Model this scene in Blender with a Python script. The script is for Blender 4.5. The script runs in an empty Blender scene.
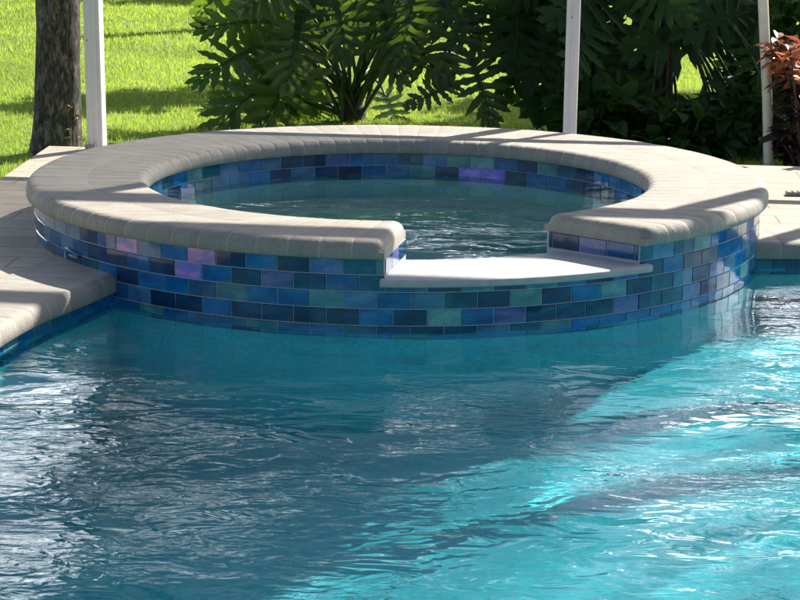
import bpy, math, random
import numpy as np
from mathutils import Vector, Matrix, noise as mnoise

random.seed(7); rng = np.random.default_rng(7)
scene = bpy.context.scene
COL = scene.collection
R_ = math.radians

# ------------------------------------------------------------------ camera
CAM_D, CAM_H, PITCH, FPX, ROLL, CAM_X, YAW = 6.0, 1.2032, .2308, 1693.8, -.0098, .0249, -.002
FW = Vector((math.sin(YAW)*math.cos(PITCH), math.cos(YAW)*math.cos(PITCH), -math.sin(PITCH)))
RT = Vector((math.cos(YAW), -math.sin(YAW), 0)); UP = RT.cross(FW)
CAM = Vector((CAM_X, -CAM_D, CAM_H))
def at(px, py, Y):
    """the point at depth y = Y which the photograph (800 x 600) shows at this pixel"""
    X, Z = px-400, 300-py
    c, s = math.cos(-ROLL), math.sin(-ROLL); X, Z = c*X-s*Z, s*X+c*Z
    d = FW + RT*X/FPX + UP*Z/FPX
    return CAM + d*((Y+CAM_D)/d.y)
cd = bpy.data.cameras.new('camera'); co = bpy.data.objects.new('camera', cd); COL.objects.link(co)
cr, sr = math.cos(ROLL), math.sin(ROLL)
rt2 = RT*cr - UP*sr; up2 = RT*sr + UP*cr
co.matrix_world = Matrix(((rt2.x, up2.x, -FW.x, CAM.x), (rt2.y, up2.y, -FW.y, CAM.y), (rt2.z, up2.z, -FW.z, CAM.z), (0, 0, 0, 1)))
cd.sensor_width = 36; cd.lens = FPX/800*36; cd.clip_end = 500; cd.clip_start = .05
cd.dof.use_dof = False
scene.camera = co

# ------------------------------------------------------------------ light
CLOUD = 46.0                                   # sunlit cloud, in the sky texture's units
SUN_EL, SUN_AZ = R_(38), R_(49)               # azimuth measured from +x
SD = Vector((math.cos(SUN_AZ)*math.cos(SUN_EL), math.sin(SUN_AZ)*math.cos(SUN_EL), math.sin(SUN_EL)))
w = bpy.data.worlds.new('World'); scene.world = w; w.use_nodes = True
nt = w.node_tree; bg = nt.nodes['Background']
sky = nt.nodes.new('ShaderNodeTexSky'); sky.sky_type = 'NISHITA'; sky.sun_disc = False
sky.sun_elevation = SUN_EL; sky.sun_rotation = math.pi/2 - SUN_AZ
sky.air_density = 1.0; sky.dust_density = 1.6; sky.ozone_density = 1.0
tcw = nt.nodes.new('ShaderNodeTexCoord'); mpw = nt.nodes.new('ShaderNodeMapping'); mpw.inputs['Scale'].default_value = (1, 1, 2.6)
nzw = nt.nodes.new('ShaderNodeTexNoise'); nzw.inputs['Scale'].default_value = 4.2; nzw.inputs['Detail'].default_value = 7; nzw.inputs['Roughness'].default_value = .6
rpw = nt.nodes.new('ShaderNodeValToRGB'); rpw.color_ramp.elements[0].position = .505; rpw.color_ramp.elements[1].position = .575
mxw = nt.nodes.new('ShaderNodeMix'); mxw.data_type = 'RGBA'; mxw.inputs[7].default_value = (CLOUD*.92, CLOUD*.97, CLOUD, 1)
nt.links.new(tcw.outputs['Generated'], mpw.inputs[0]); nt.links.new(mpw.outputs[0], nzw.inputs[0]); 
spw = nt.nodes.new('ShaderNodeSeparateXYZ'); nt.links.new(tcw.outputs['Generated'], spw.inputs[0])
abw = nt.nodes.new('ShaderNodeMath'); abw.operation = 'ABSOLUTE'; nt.links.new(spw.outputs[0], abw.inputs[0])
mra = nt.nodes.new('ShaderNodeMapRange'); mra.inputs[1].default_value = .10; mra.inputs[2].default_value = .24; mra.inputs[4].default_value = .045; nt.links.new(abw.outputs[0], mra.inputs[0])
adw = nt.nodes.new('ShaderNodeMath'); adw.operation = 'ADD'; nt.links.new(nzw.outputs[0], adw.inputs[0]); nt.links.new(mra.outputs[0], adw.inputs[1])   # cloudier to the sides
nt.links.new(adw.outputs[0], rpw.inputs[0])
mrw = nt.nodes.new('ShaderNodeMapRange'); mrw.inputs[1].default_value = .42; mrw.inputs[2].default_value = .30; nt.links.new(spw.outputs[2], mrw.inputs[0])   # cloud kept low for glints on the water, clear blue above
mlw = nt.nodes.new('ShaderNodeMath'); mlw.operation = 'MULTIPLY'; nt.links.new(rpw.outputs[0], mlw.inputs[0]); nt.links.new(mrw.outputs[0], mlw.inputs[1])
mry = nt.nodes.new('ShaderNodeMapRange'); mry.inputs[1].default_value = .1; mry.inputs[2].default_value = .5; nt.links.new(spw.outputs[1], mry.inputs[0])  # cloud only ahead, left out behind to cut fill light
ml2 = nt.nodes.new('ShaderNodeMath'); ml2.operation = 'MULTIPLY'; nt.links.new(mlw.outputs[0], ml2.inputs[0]); nt.links.new(mry.outputs[0], ml2.inputs[1])
nt.links.new(ml2.outputs[0], mxw.inputs[0]); nt.links.new(sky.outputs[0], mxw.inputs[6])
nt.links.new(mxw.outputs[2], bg.inputs[0]); bg.inputs[1].default_value = .062
sl = bpy.data.lights.new('sun', 'SUN'); sl.energy = 5.0; sl.angle = R_(.53); sl.color = (1, .94, .84)
so = bpy.data.objects.new('sun', sl); COL.objects.link(so)
so.rotation_euler = SD.to_track_quat('Z', 'Y').to_euler(); so.location = SD*30
sl.cycles.is_caustics_light = True
scene.view_settings.view_transform = 'Standard'; scene.view_settings.look = 'None'
scene.view_settings.gamma = 1; scene.view_settings.exposure = 1.24
scene.view_settings.use_curve_mapping = False
cy = scene.cycles
cy.max_bounces = 12; cy.transparent_max_bounces = 24; cy.transmission_bounces = 8; cy.glossy_bounces = 4; cy.diffuse_bounces = 8
cy.sample_clamp_indirect = 6; cy.blur_glossy = 0.0
cy.use_denoising = True
try: cy.denoiser = 'OPENIMAGEDENOISE'
except Exception: pass

# ------------------------------------------------------------------ helpers
def tag(o, label=None, cat=None, group=None, kind=None):
    if label: o['label'] = label
    if cat: o['category'] = cat
    if group: o['group'] = group
    if kind: o['kind'] = kind
    return o
def empty(name, loc=(0, 0, 0), label=None, cat=None, group=None):
    o = bpy.data.objects.new(name, None); COL.objects.link(o); o.location = loc; o.empty_display_size = .1
    return tag(o, label, cat, group)
class MB:
    """collects faces with per-vertex attributes, builds ONE mesh object"""
    def __init__(s): s.v = []; s.f = []; s.a = {}
    def add(s, vs, fs, **at_):
        b = len(s.v); s.v += [tuple(p) for p in vs]; s.f += [tuple(i+b for i in f) for f in fs]
        for k, val in at_.items():
            L = s.a.setdefault(k, [])
            L += [(0, 0, 0, 1)]*(b-len(L))
            L += [val]*len(vs) if not isinstance(val, list) else val
        return b
    def build(s, name, mat, parent=None, smooth=False):
        me = bpy.data.meshes.new(name); me.from_pydata(s.v, [], s.f)
        for k, L in s.a.items():
            L += [(0, 0, 0, 1)]*(len(s.v)-len(L))
            A = me.attributes.new(k, 'FLOAT_COLOR', 'POINT'); A.data.foreach_set('color', np.array(L, dtype=np.float32).ravel())
        me.materials.append(mat); me.validate(); me.update()
        if smooth: me.polygons.foreach_set('use_smooth', [True]*len(me.polygons))
        o = bpy.data.objects.new(name, me); COL.objects.link(o)
        if parent is not None:
            o.parent = parent; o.matrix_parent_inverse = Matrix.Translation(parent.location).inverted()
        return o
def grid_mesh(name, P, mat, parent=None, smooth=True, mask=None):
    """P: (n, m, 3) array"""
    n, m = P.shape[:2]; idx = np.arange(n*m).reshape(n, m)
    q = np.stack([idx[:-1, :-1], idx[1:, :-1], idx[1:, 1:], idx[:-1, 1:]], -1).reshape(-1, 4)
    V = P.reshape(-1, 3)
    if mask is not None:
        mm = mask.ravel(); q = q[mm[q].all(1)]
        used = np.unique(q); re = np.full(len(V), -1); re[used] = np.arange(len(used)); q = re[q]; V = V[used]
    me = bpy.data.meshes.new(name); me.from_pydata(V.tolist(), [], q.tolist())
    me.materials.append(mat)
    if smooth: me.polygons.foreach_set('use_smooth', [True]*len(me.polygons))
    o = bpy.data.objects.new(name, me); COL.objects.link(o)
    if parent is not None: o.parent = parent; o.matrix_parent_inverse = Matrix.Translation(parent.location).inverted()
    return o
def tube(mb, pts, rad, n=8, cap=True, **at_):
    pts = [Vector(p) for p in pts]; rad = list(np.interp(np.linspace(0, 1, len(pts)), np.linspace(0, 1, len(rad)), rad)) if isinstance(rad, (list, tuple)) else [rad]*len(pts)
    vs = []; fs = []
    for i, p in enumerate(pts):
        t = (pts[min(i+1, len(pts)-1)]-pts[max(i-1, 0)]).normalized()
        a = t.cross(Vector((.31, .17, .93)) if abs(t.z) < .9 else Vector((1, .1, 0))).normalized(); b = t.cross(a)
        for k in range(n):
            h = 2*math.pi*k/n; vs.append(p + (a*math.cos(h)+b*math.sin(h))*rad[i])
    for i in range(len(pts)-1):
        for k in range(n):
            fs.append((i*n+k, i*n+(k+1) % n, (i+1)*n+(k+1) % n, (i+1)*n+k))
    if cap: fs.append(tuple(range(n))); fs.append(tuple(range(len(pts)*n-1, (len(pts)-1)*n-1, -1)))
    mb.add(vs, fs, **at_)
def box(mb, c, s, rz=0, bev=0, **at_):
    """box of size s centred on c, turned rz about z, its edges chamfered"""
    x, y, z = s[0]/2, s[1]/2, s[2]/2; b = min(bev, x*.45, y*.45, z*.45)
    if b <= 0:
        vs = [(i*x, j*y, k*z) for i in (-1, 1) for j in (-1, 1) for k in (-1, 1)]
        fs = [(0, 1, 3, 2), (4, 6, 7, 5), (0, 4, 5, 1), (2, 3, 7, 6), (0, 2, 6, 4), (1, 5, 7, 3)]
    else:
        ring = lambda xx, yy, zz, bb: [(xx-bb, -yy, zz), (xx, -yy+bb, zz), (xx, yy-bb, zz), (xx-bb, yy, zz), (-xx+bb, yy, zz), (-xx, yy-bb, zz), (-xx, -yy+bb, zz), (-xx+bb, -yy, zz)]
        vs = ring(x-b, y-b, -z, b*.4)+ring(x, y, -z+b, b)+ring(x, y, z-b, b)+ring(x-b, y-b, z, b*.4)
        fs = [tuple(range(7, -1, -1)), tuple(range(24, 32))]
        for r in range(3):
            for k in range(8): fs.append((r*8+k, r*8+(k+1) % 8, (r+1)*8+(k+1) % 8, (r+1)*8+k))
    ca, sa = math.cos(rz), math.sin(rz)
    mb.add([(c[0]+ca*p[0]-sa*p[1], c[1]+sa*p[0]+ca*p[1], c[2]+p[2]) for p in vs], fs, **at_)

def mat(name):
    m = bpy.data.materials.new(name); m.use_nodes = True
    return m, m.node_tree.nodes, m.node_tree.links, m.node_tree.nodes['Principled BSDF']
def node(N, t, **k):
    n = N.new(t)
    for a, v in k.items():
        if a.startswith('i_'): n.inputs[a[2:].replace('_', ' ')].default_value = v
        else: setattr(n, a, v)
    return n
def ramp(N, stops):
    r = N.new('ShaderNodeValToRGB'); e = r.color_ramp.elements
    while len(e) < len(stops): e.new(.5)
    for x, (p, c) in zip(e, stops): x.position = p; x.color = (*c, 1) if len(c) == 3 else c
    return r
def coords(N, L, kind='Object', scale=(1, 1, 1), rot=(0, 0, 0)):
    tc = N.new('ShaderNodeTexCoord'); mp = N.new('ShaderNodeMapping'); mp.inputs['Scale'].default_value = scale; mp.inputs['Rotation'].default_value = rot
    L.new(tc.outputs[kind], mp.inputs[0]); return mp.outputs[0]
def mixc(N, L, fac, a, b, mode='MIX'):
    m = N.new('ShaderNodeMix'); m.data_type = 'RGBA'; m.blend_type = mode
    for sock, v in ((m.inputs[0], fac), (m.inputs[6], a), (m.inputs[7], b)):
        if isinstance(v, (int, float)): sock.default_value = v
        elif isinstance(v, tuple): sock.default_value = (*v, 1)
        else: L.new(v, sock)
    return m.outputs[2]

# ------------------------------------------------------------------ materials
def m_stone(name='stone', base=(.325, .297, .258), attr=True):
    m, N, L, P = mat(name)
    c = coords(N, L)
    n1 = node(N, 'ShaderNodeTexNoise', i_Scale=9.0, i_Detail=6.0, i_Roughness=.65); L.new(c, n1.inputs[0])
    n2 = node(N, 'ShaderNodeTexNoise', i_Scale=160.0, i_Detail=3.0); L.new(c, n2.inputs[0])
    cs = coords(N, L, scale=(3, 26, 8), rot=(0, 0, .06))
    n3 = node(N, 'ShaderNodeTexNoise', i_Scale=1.6, i_Detail=5.0); L.new(cs, n3.inputs[0])
    r1 = ramp(N, [(.3, tuple(x*.84 for x in base)), (.52, base), (.75, (base[0]*1.09, base[1]*1.10, base[2]*1.11))]); L.new(n1.outputs[0], r1.inputs[0])
    r3 = ramp(N, [(.3, (.88, .87, .86)), (.62, (1.05, 1.045, 1.03))]); L.new(n3.outputs[0], r3.inputs[0])
    col = mixc(N, L, .8, r1.outputs[0], r3.outputs[0], 'MULTIPLY')
    r2 = ramp(N, [(.3, (.86, .86, .86)), (.7, (1.08, 1.08, 1.08))]); L.new(n2.outputs[0], r2.inputs[0])
    col = mixc(N, L, 1.0, col, r2.outputs[0], 'MULTIPLY')
    vp = node(N, 'ShaderNodeTexVoronoi', i_Scale=85.0); L.new(c, vp.inputs[0]); rp_ = ramp(N, [(.06, (.45, .43, .40)), (.20, (1, 1, 1))]); L.new(vp.outputs['Distance'], rp_.inputs[0])
    n4 = node(N, 'ShaderNodeTexNoise', i_Scale=14.0, i_Detail=3.0); L.new(c, n4.inputs[0]); rq = ramp(N, [(.52, (0, 0, 0)), (.66, (1, 1, 1))]); L.new(n4.outputs[0], rq.inputs[0])
    col = mixc(N, L, rq.outputs[0], col, mixc(N, L, 1.0, col, rp_.outputs[0], 'MULTIPLY'))
    if attr:
        a = node(N, 'ShaderNodeAttribute', attribute_name='tint'); col = mixc(N, L, 1.0, col, a.outputs[0], 'MULTIPLY')
    L.new(col, P.inputs['Base Color']); P.inputs['Roughness'].default_value = .82
    b = node(N, 'ShaderNodeBump', i_Strength=.35, i_Distance=.004); L.new(n2.outputs[0], b.inputs['Height'])
    b2 = node(N, 'ShaderNodeBump', i_Strength=.25, i_Distance=.01); L.new(n3.outputs[0], b2.inputs['Height']); L.new(b.outputs[0], b2.inputs['Normal'])
    L.new(b2.outputs[0], P.inputs['Normal']); return m
M_STONE = m_stone()
def m_tile():
    m, N, L, P = mat('glass_tile')
    a = node(N, 'ShaderNodeAttribute', attribute_name='tint'); b = node(N, 'ShaderNodeAttribute', attribute_name='sheen')
    c = coords(N, L, scale=(1, 1, 2.2))
    n1 = node(N, 'ShaderNodeTexNoise', i_Scale=11.0, i_Detail=4.0, i_Roughness=.5, i_Distortion=.4); L.new(c, n1.inputs[0])
    n2 = node(N, 'ShaderNodeTexNoise', i_Scale=85.0, i_Detail=4.0, i_Distortion=1.2); L.new(c, n2.inputs[0])
    r1 = ramp(N, [(.38, (0, 0, 0)), (.66, (1, 1, 1))]); L.new(n1.outputs[0], r1.inputs[0])
    col = mixc(N, L, r1.outputs[0], a.outputs[0], b.outputs[0])
    r2 = ramp(N, [(.3, (.7, .7, .72)), (.7, (1.3, 1.28, 1.25))]); L.new(n2.outputs[0], r2.inputs[0])
    col = mixc(N, L, .8, col, r2.outputs[0], 'MULTIPLY')
    # pale scum left by the water low on the tiles
    L.new(col, P.inputs['Base Color'])
    P.inputs['Roughness'].default_value = .10; P.inputs['IOR'].default_value = 1.5
    P.inputs['Coat Weight'].default_value = .35; P.inputs['Coat Roughness'].default_value = .04
    bp = node(N, 'ShaderNodeBump', i_Strength=.18, i_Distance=.002); L.new(n1.outputs[0], bp.inputs['Height'])
    L.new(bp.outputs[0], P.inputs['Normal']); L.new(bp.outputs[0], P.inputs['Coat Normal']); return m
M_TILE = m_tile()
def m_plain(name, colr, rough=.6, metal=0, nscale=30, var=.12, bump=.1):
    m, N, L, P = mat(name); c = coords(N, L)
    n = node(N, 'ShaderNodeTexNoise', i_Scale=float(nscale), i_Detail=5.0); L.new(c, n.inputs[0])
    r = ramp(N, [(.3, tuple(x*(1-var) for x in colr)), (.7, tuple(min(1, x*(1+var)) for x in colr))]); L.new(n.outputs[0], r.inputs[0])
    L.new(r.outputs[0], P.inputs['Base Color']); P.inputs['Roughness'].default_value = rough; P.inputs['Metallic'].default_value = metal
    b = node(N, 'ShaderNodeBump', i_Strength=bump, i_Distance=.003); L.new(n.outputs[0], b.inputs['Height']); L.new(b.outputs[0], P.inputs['Normal'])
    return m
M_GROUT = m_plain('grout', (.42, .46, .49), .9, nscale=120)
M_MORTAR = m_plain('mortar', (.50, .47, .42), .95, nscale=140)
M_WHITE = m_plain('white_stone', (.42, .415, .41), .55, nscale=32, var=.12, bump=.05)
M_POST = m_plain('white_aluminium', (.70, .68, .685), .38, nscale=25, var=.05, bump=.03)
M_PIPE = m_plain('white_plastic', (.66, .62, .55), .5, nscale=14, var=.1, bump=.05)
M_BRACKET = m_plain('weathered_bracket', (.34, .33, .31), .7, nscale=90, var=.4)
M_SPA = m_plain('spa_plaster', (.42, .52, .53), .8, nscale=40, var=.15)
M_SLAB = m_plain('grey_plastic', (.20, .20, .20), .5, nscale=60)
def m_floor():
    m, N, L, P = mat('pool_plaster'); c = coords(N, L)
    n = node(N, 'ShaderNodeTexNoise', i_Scale=2.2, i_Detail=6.0); L.new(c, n.inputs[0])
    n2 = node(N, 'ShaderNodeTexNoise', i_Scale=70.0, i_Detail=3.0); L.new(c, n2.inputs[0])
    r = ramp(N, [(.3, (.17, .39, .45)), (.7, (.21, .44, .50))]); L.new(n.outputs[0], r.inputs[0])
    r2 = ramp(N, [(.35, (.82, .82, .82)), (.65, (1.08, 1.08, 1.08))]); L.new(n2.outputs[0], r2.inputs[0])
    L.new(mixc(N, L, 1.0, r.outputs[0], r2.outputs[0], 'MULTIPLY'), P.inputs['Base Color']); P.inputs['Roughness'].default_value = .9
    return m
M_FLOOR = m_floor()
def m_water(name, tint, d1, d2, centre, r0, r1, s1=(6.5, 12), s2=(17, 34)):
    """clear water: tinted transmission, untinted mirror reflection, fine ripples that die out at the spa wall"""
    m, N, L, P = mat(name)
    P.inputs['Base Color'].default_value = (*tint, 1); P.inputs['Roughness'].default_value = 0; P.inputs['IOR'].default_value = 1.333
    P.inputs['Transmission Weight'].default_value = 1
    def noise_(sc, det, dist):
        n = node(N, 'ShaderNodeTexNoise', i_Scale=1.0, i_Detail=det, i_Distortion=dist); L.new(coords(N, L, scale=(*sc, 1), rot=(0, 0, .12)), n.inputs[0]); return n.outputs[0]
    def math_(op, a, b):
        q = N.new('ShaderNodeMath'); q.operation = op
        for k, v in enumerate((a, b)):
            if isinstance(v, (int, float)): q.inputs[k].default_value = v
            else: L.new(v, q.inputs[k])
        return q.outputs[0]
    vm = N.new('ShaderNodeVectorMath'); vm.operation = 'DISTANCE'; L.new(coords(N, L), vm.inputs[0]); vm.inputs[1].default_value = centre
    mr = N.new('ShaderNodeMapRange'); L.new(vm.outputs['Value'], mr.inputs[0]); mr.inputs[1].default_value = r0; mr.inputs[2].default_value = r1; mr.inputs[3].default_value = .06; mr.inputs[4].default_value = 1
    big = ramp(N, [(.36, (.12,)*3), (.64, (1, 1, 1))]); L.new(noise_((1.1, 1.5), 2.0, .4), big.inputs[0])
    big2 = ramp(N, [(.42, (.05,)*3), (.62, (1, 1, 1))]); L.new(noise_((1.7, 2.2), 2.0, .4), big2.inputs[0])
    h1 = math_('MULTIPLY', math_('MULTIPLY', noise_(s1, 2.0, .7), math_('MULTIPLY', big.outputs[0], mr.outputs[0])), d1)
    h2 = math_('MULTIPLY', math_('MULTIPLY', noise_(s2, 2.5, .9), math_('MULTIPLY', big2.outputs[0], mr.outputs[0])), d2)
    b = node(N, 'ShaderNodeBump', i_Strength=1.0, i_Distance=1.0); L.new(math_('ADD', h1, h2), b.inputs['Height'])
    L.new(b.outputs[0], P.inputs['Normal']); return m
M_WATER = m_water('pool_water', (.21, .90, .94), .013, .0034, (0, 0, 0), 1.30, 1.95)
M_SPAWATER = m_water('spa_water', (.36, .80, .80), .009, .002, (-.2, .9, .128), .4, 1.5)
def m_leaf(name, dark, light, trans, rough=.38, tw=.35, spec=.38):
    m, N, L, P = mat(name); out = N['Material Output']
    a = node(N, 'ShaderNodeAttribute', attribute_name='tint'); sep = N.new('ShaderNodeSeparateColor'); L.new(a.outputs[0], sep.inputs[0])
    c = coords(N, L); n = node(N, 'ShaderNodeTexNoise', i_Scale=11.0, i_Detail=4.0); L.new(c, n.inputs[0])
    col = mixc(N, L, sep.outputs[0], dark, light)
    r = ramp(N, [(.3, (.75, .75, .75)), (.7, (1.2, 1.2, 1.2))]); L.new(n.outputs[0], r.inputs[0])
    col = mixc(N, L, 1.0, col, r.outputs[0], 'MULTIPLY')
    L.new(col, P.inputs['Base Color']); P.inputs['Roughness'].default_value = rough; P.inputs['Specular IOR Level'].default_value = spec
    t = N.new('ShaderNodeBsdfTranslucent'); L.new(mixc(N, L, sep.outputs[0], tuple(x*.6 for x in trans), trans), t.inputs[0])
    mx = N.new('ShaderNodeMixShader'); mx.inputs[0].default_value = tw
    L.new(P.outputs[0], mx.inputs[1]); L.new(t.outputs[0], mx.inputs[2]); L.new(mx.outputs[0], out.inputs[0])
    return m
M_PHILO = m_leaf('philodendron_leaf', (.008, .026, .007), (.020, .056, .011), (.23, .39, .025), rough=.30, tw=.3)
M_PHILO_SHADE = m_leaf('shaded_philodendron_leaf', (.010, .031, .009), (.022, .062, .015), (.12, .26, .03), rough=.5, tw=.22, spec=.16)  # leaf copy dulled in colour for the plants standing in shade
M_GRASS = m_leaf('grass_blade', (.09, .165, .022), (.165, .25, .04), (.54, .68, .075), rough=.5, tw=.5)
M_TREELEAF = m_leaf('tree_leaf', (.022, .05, .014), (.05, .09, .02), (.12, .2, .03), rough=.5, tw=.3)
M_STALK = m_plain('leaf_stalk', (.05, .085, .025), .5, nscale=20, var=.3)
M_STEM = m_plain('dark_stem', (.055, .035, .028), .8, nscale=30, var=.4, bump=.4)

def m_red():
    m, N, L, P = mat('copper_leaf'); out = N['Material Output']
    a = node(N, 'ShaderNodeAttribute', attribute_name='tint')
    c = coords(N, L); n = node(N, 'ShaderNodeTexNoise', i_Scale=22.0, i_Detail=4.0); L.new(c, n.inputs[0])
    r = ramp(N, [(.3, (.7, .7, .7)), (.7, (1.3, 1.3, 1.3))]); L.new(n.outputs[0], r.inputs[0])
    col = mixc(N, L, 1.0, a.outputs[0], r.outputs[0], 'MULTIPLY'); L.new(col, P.inputs['Base Color']); P.inputs['Roughness'].default_value = .4
    t = N.new('ShaderNodeBsdfTranslucent'); L.new(mixc(N, L, 1.0, col, (2.4, 1.7, 1.5), 'MULTIPLY'), t.inputs[0])
    mx = N.new('ShaderNodeMixShader'); mx.inputs[0].default_value = .35; L.new(P.outputs[0], mx.inputs[1]); L.new(t.outputs[0], mx.inputs[2]); L.new(mx.outputs[0], out.inputs[0])
    return m
M_RED = m_red()
def m_bark():
    m, N, L, P = mat('palm_bark')
    c = coords(N, L, scale=(9, 9, 3.2)); n = node(N, 'ShaderNodeTexNoise', i_Scale=5.0, i_Detail=9.0, i_Roughness=.72, i_Distortion=.3); L.new(c, n.inputs[0])
    c2 = coords(N, L, scale=(17, 17, 8)); v = node(N, 'ShaderNodeTexVoronoi', feature='DISTANCE_TO_EDGE', i_Scale=.8); L.new(c2, v.inputs[0])
    c3 = coords(N, L); n3 = node(N, 'ShaderNodeTexNoise', i_Scale=4.0, i_Detail=4.0); L.new(c3, n3.inputs[0])
    r = ramp(N, [(.38, (.010, .009, .008)), (.48, (.055, .05, .045)), (.64, (.20, .19, .175))]); L.new(n.outputs[0], r.inputs[0])
    r2 = ramp(N, [(.0, (.16, .15, .14)), (.14, (1, 1, 1))]); L.new(v.outputs[0], r2.inputs[0])
    r3 = ramp(N, [(.35, (.75, .72, .7)), (.65, (1.2, 1.2, 1.18))]); L.new(n3.outputs[0], r3.inputs[0])
    col = mixc(N, L, .6, r.outputs[0], r2.outputs[0], 'MULTIPLY'); col = mixc(N, L, 1.0, col, r3.outputs[0], 'MULTIPLY')
    L.new(col, P.inputs['Base Color']); P.inputs['Roughness'].default_value = .92
    b = node(N, 'ShaderNodeBump', i_Strength=.9, i_Distance=.02); L.new(n.outputs[0], b.inputs['Height']); L.new(b.outputs[0], P.inputs['Normal']); return m
M_BARK = m_bark()
def m_lawn():
    m, N, L, P = mat('lawn_soil'); c = coords(N, L)
    n = node(N, 'ShaderNodeTexNoise', i_Scale=1.2, i_Detail=5.0); L.new(c, n.inputs[0])
    n2 = node(N, 'ShaderNodeTexNoise', i_Scale=40.0, i_Detail=4.0); L.new(c, n2.inputs[0])
    r = ramp(N, [(.3, (.10, .19, .02)), (.7, (.16, .26, .03))]); L.new(n.outputs[0], r.inputs[0])
    r2 = ramp(N, [(.3, (.6, .6, .6)), (.7, (1.3, 1.3, 1.2))]); L.new(n2.outputs[0], r2.inputs[0])
    L.new(mixc(N, L, 1.0, r.outputs[0], r2.outputs[0], 'MULTIPLY'), P.inputs['Base Color']); P.inputs['Roughness'].default_value = .95
    b = node(N, 'ShaderNodeBump', i_Strength=.8, i_Distance=.03); L.new(n2.outputs[0], b.inputs['Height']); L.new(b.outputs[0], P.inputs['Normal']); return m
M_LAWN = m_lawn()
def m_paver():
    m, N, L, P = mat('deck_paver')
    c = coords(N, L, rot=(0, 0, R_(4.5)))
    br = node(N, 'ShaderNodeTexBrick', i_Scale=1.0); br.inputs['Brick Width'].default_value = .46; br.inputs['Row Height'].default_value = .155
    br.inputs['Mortar Size'].default_value = .004; br.inputs['Mortar Smooth'].default_value = .2; br.inputs['Bias'].default_value = 0
    br.inputs['Color1'].default_value = (.355, .305, .24, 1); br.inputs['Color2'].default_value = (.42, .36, .285, 1); br.inputs['Mortar'].default_value = (.20, .165, .13, 1)
    L.new(c, br.inputs[0])
    c2 = coords(N, L); n = node(N, 'ShaderNodeTexNoise', i_Scale=7.0, i_Detail=7.0, i_Roughness=.65); L.new(c2, n.inputs[0])
    n2 = node(N, 'ShaderNodeTexNoise', i_Scale=150.0, i_Detail=3.0); L.new(c2, n2.inputs[0])
    r = ramp(N, [(.3, (.80, .79, .78)), (.7, (1.12, 1.12, 1.12))]); L.new(n.outputs[0], r.inputs[0])
    r2 = ramp(N, [(.3, (.88, .88, .88)), (.7, (1.08, 1.08, 1.08))]); L.new(n2.outputs[0], r2.inputs[0])
    col = mixc(N, L, 1.0, br.outputs[0], r.outputs[0], 'MULTIPLY'); col = mixc(N, L, 1.0, col, r2.outputs[0], 'MULTIPLY')
    L.new(col, P.inputs['Base Color']); P.inputs['Roughness'].default_value = .85
    b = node(N, 'ShaderNodeBump', i_Strength=.6, i_Distance=.006, invert=True); L.new(br.outputs['Fac'], b.inputs['Height'])
    b2 = node(N, 'ShaderNodeBump', i_Strength=.3, i_Distance=.004); L.new(n2.outputs[0], b2.inputs['Height']); L.new(b.outputs[0], b2.inputs['Normal'])
    L.new(b2.outputs[0], P.inputs['Normal']); return m
M_PAVER = m_paver()
def m_screen():
    m, N, L, P = mat('insect_screen'); out = N['Material Output']
    P.inputs['Base Color'].default_value = (.05, .05, .05, 1); P.inputs['Roughness'].default_value = .8
    t = N.new('ShaderNodeBsdfTransparent'); mx = N.new('ShaderNodeMixShader'); mx.inputs[0].default_value = .30
    L.new(P.outputs[0], mx.inputs[1]); L.new(t.outputs[0], mx.inputs[2]); L.new(mx.outputs[0], out.inputs[0]); return m
M_SCREEN = m_screen()

# ------------------------------------------------------------------ spa
RW, ZT, ZB, RC = 1.273, .269, .214, 1.300         # tiled wall, coping top, coping underside, coping edge
IC, IR = Vector((0, -.083)), .872                  # the basin's inner coping edge
IW = IR+.018                                       # inner tiled wall
SPA_Z, DECK_Z = .128, .083
A_R, A_L = R_(-55), R_(268.7)                      # coping ends on the outer edge
B_R, B_L = R_(-58.2), R_(272)                      # and on the inner edge
LEDGE_T, LEDGE_B = .157, .133

PAL = {  # base and sheen colour of each kind of tile
 'D': ((.003, .020, .060), (.005, .042, .11)), 'B': ((.003, .064, .20), (.007, .12, .28)), 'T': ((.003, .042, .088), (.006, .085, .14)),
 'G': ((.030, .125, .16), (.085, .22, .22)), 'S': ((.018, .080, .17), (.05, .145, .25)), 'L': ((.035, .072, .20), (.11, .13, .30)),
 'P': ((.13, .13, .38), (.70, .24, .46)), 'V': ((.11, .10, .45), (.38, .21, .68))}
def seq(k0, s): return {k0+i: c for i, c in enumerate(s)}
ROWS = [seq(-12, 'BSSSDLPSBPDBDLT'), seq(-12, 'SBSBDDBDPBDLDBT'), seq(-6, 'DBBSGBBGSBSTDGDBGDTSTBSB'), seq(-6, 'SDDBDDDDBDGBLDDTLDTBDTB')]
ROWS[0].update(seq(11, 'TSTGBSSBTS')); ROWS[1].update(seq(11, 'DBDTBBSBSB'))
def tile_col(row, k, table, salt):
    c = table[row].get(k) if row < len(table) else None
    r = random.Random(row*7919+k*104729+salt)
    if c is None: c = r.choice('DDDBBBBBTTSSGS')
    a, b = PAL[c]; j = r.uniform(1.15, 1.7)
    return (*[x*j for x in a], 1), (*[x*j for x in b], 1)
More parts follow.
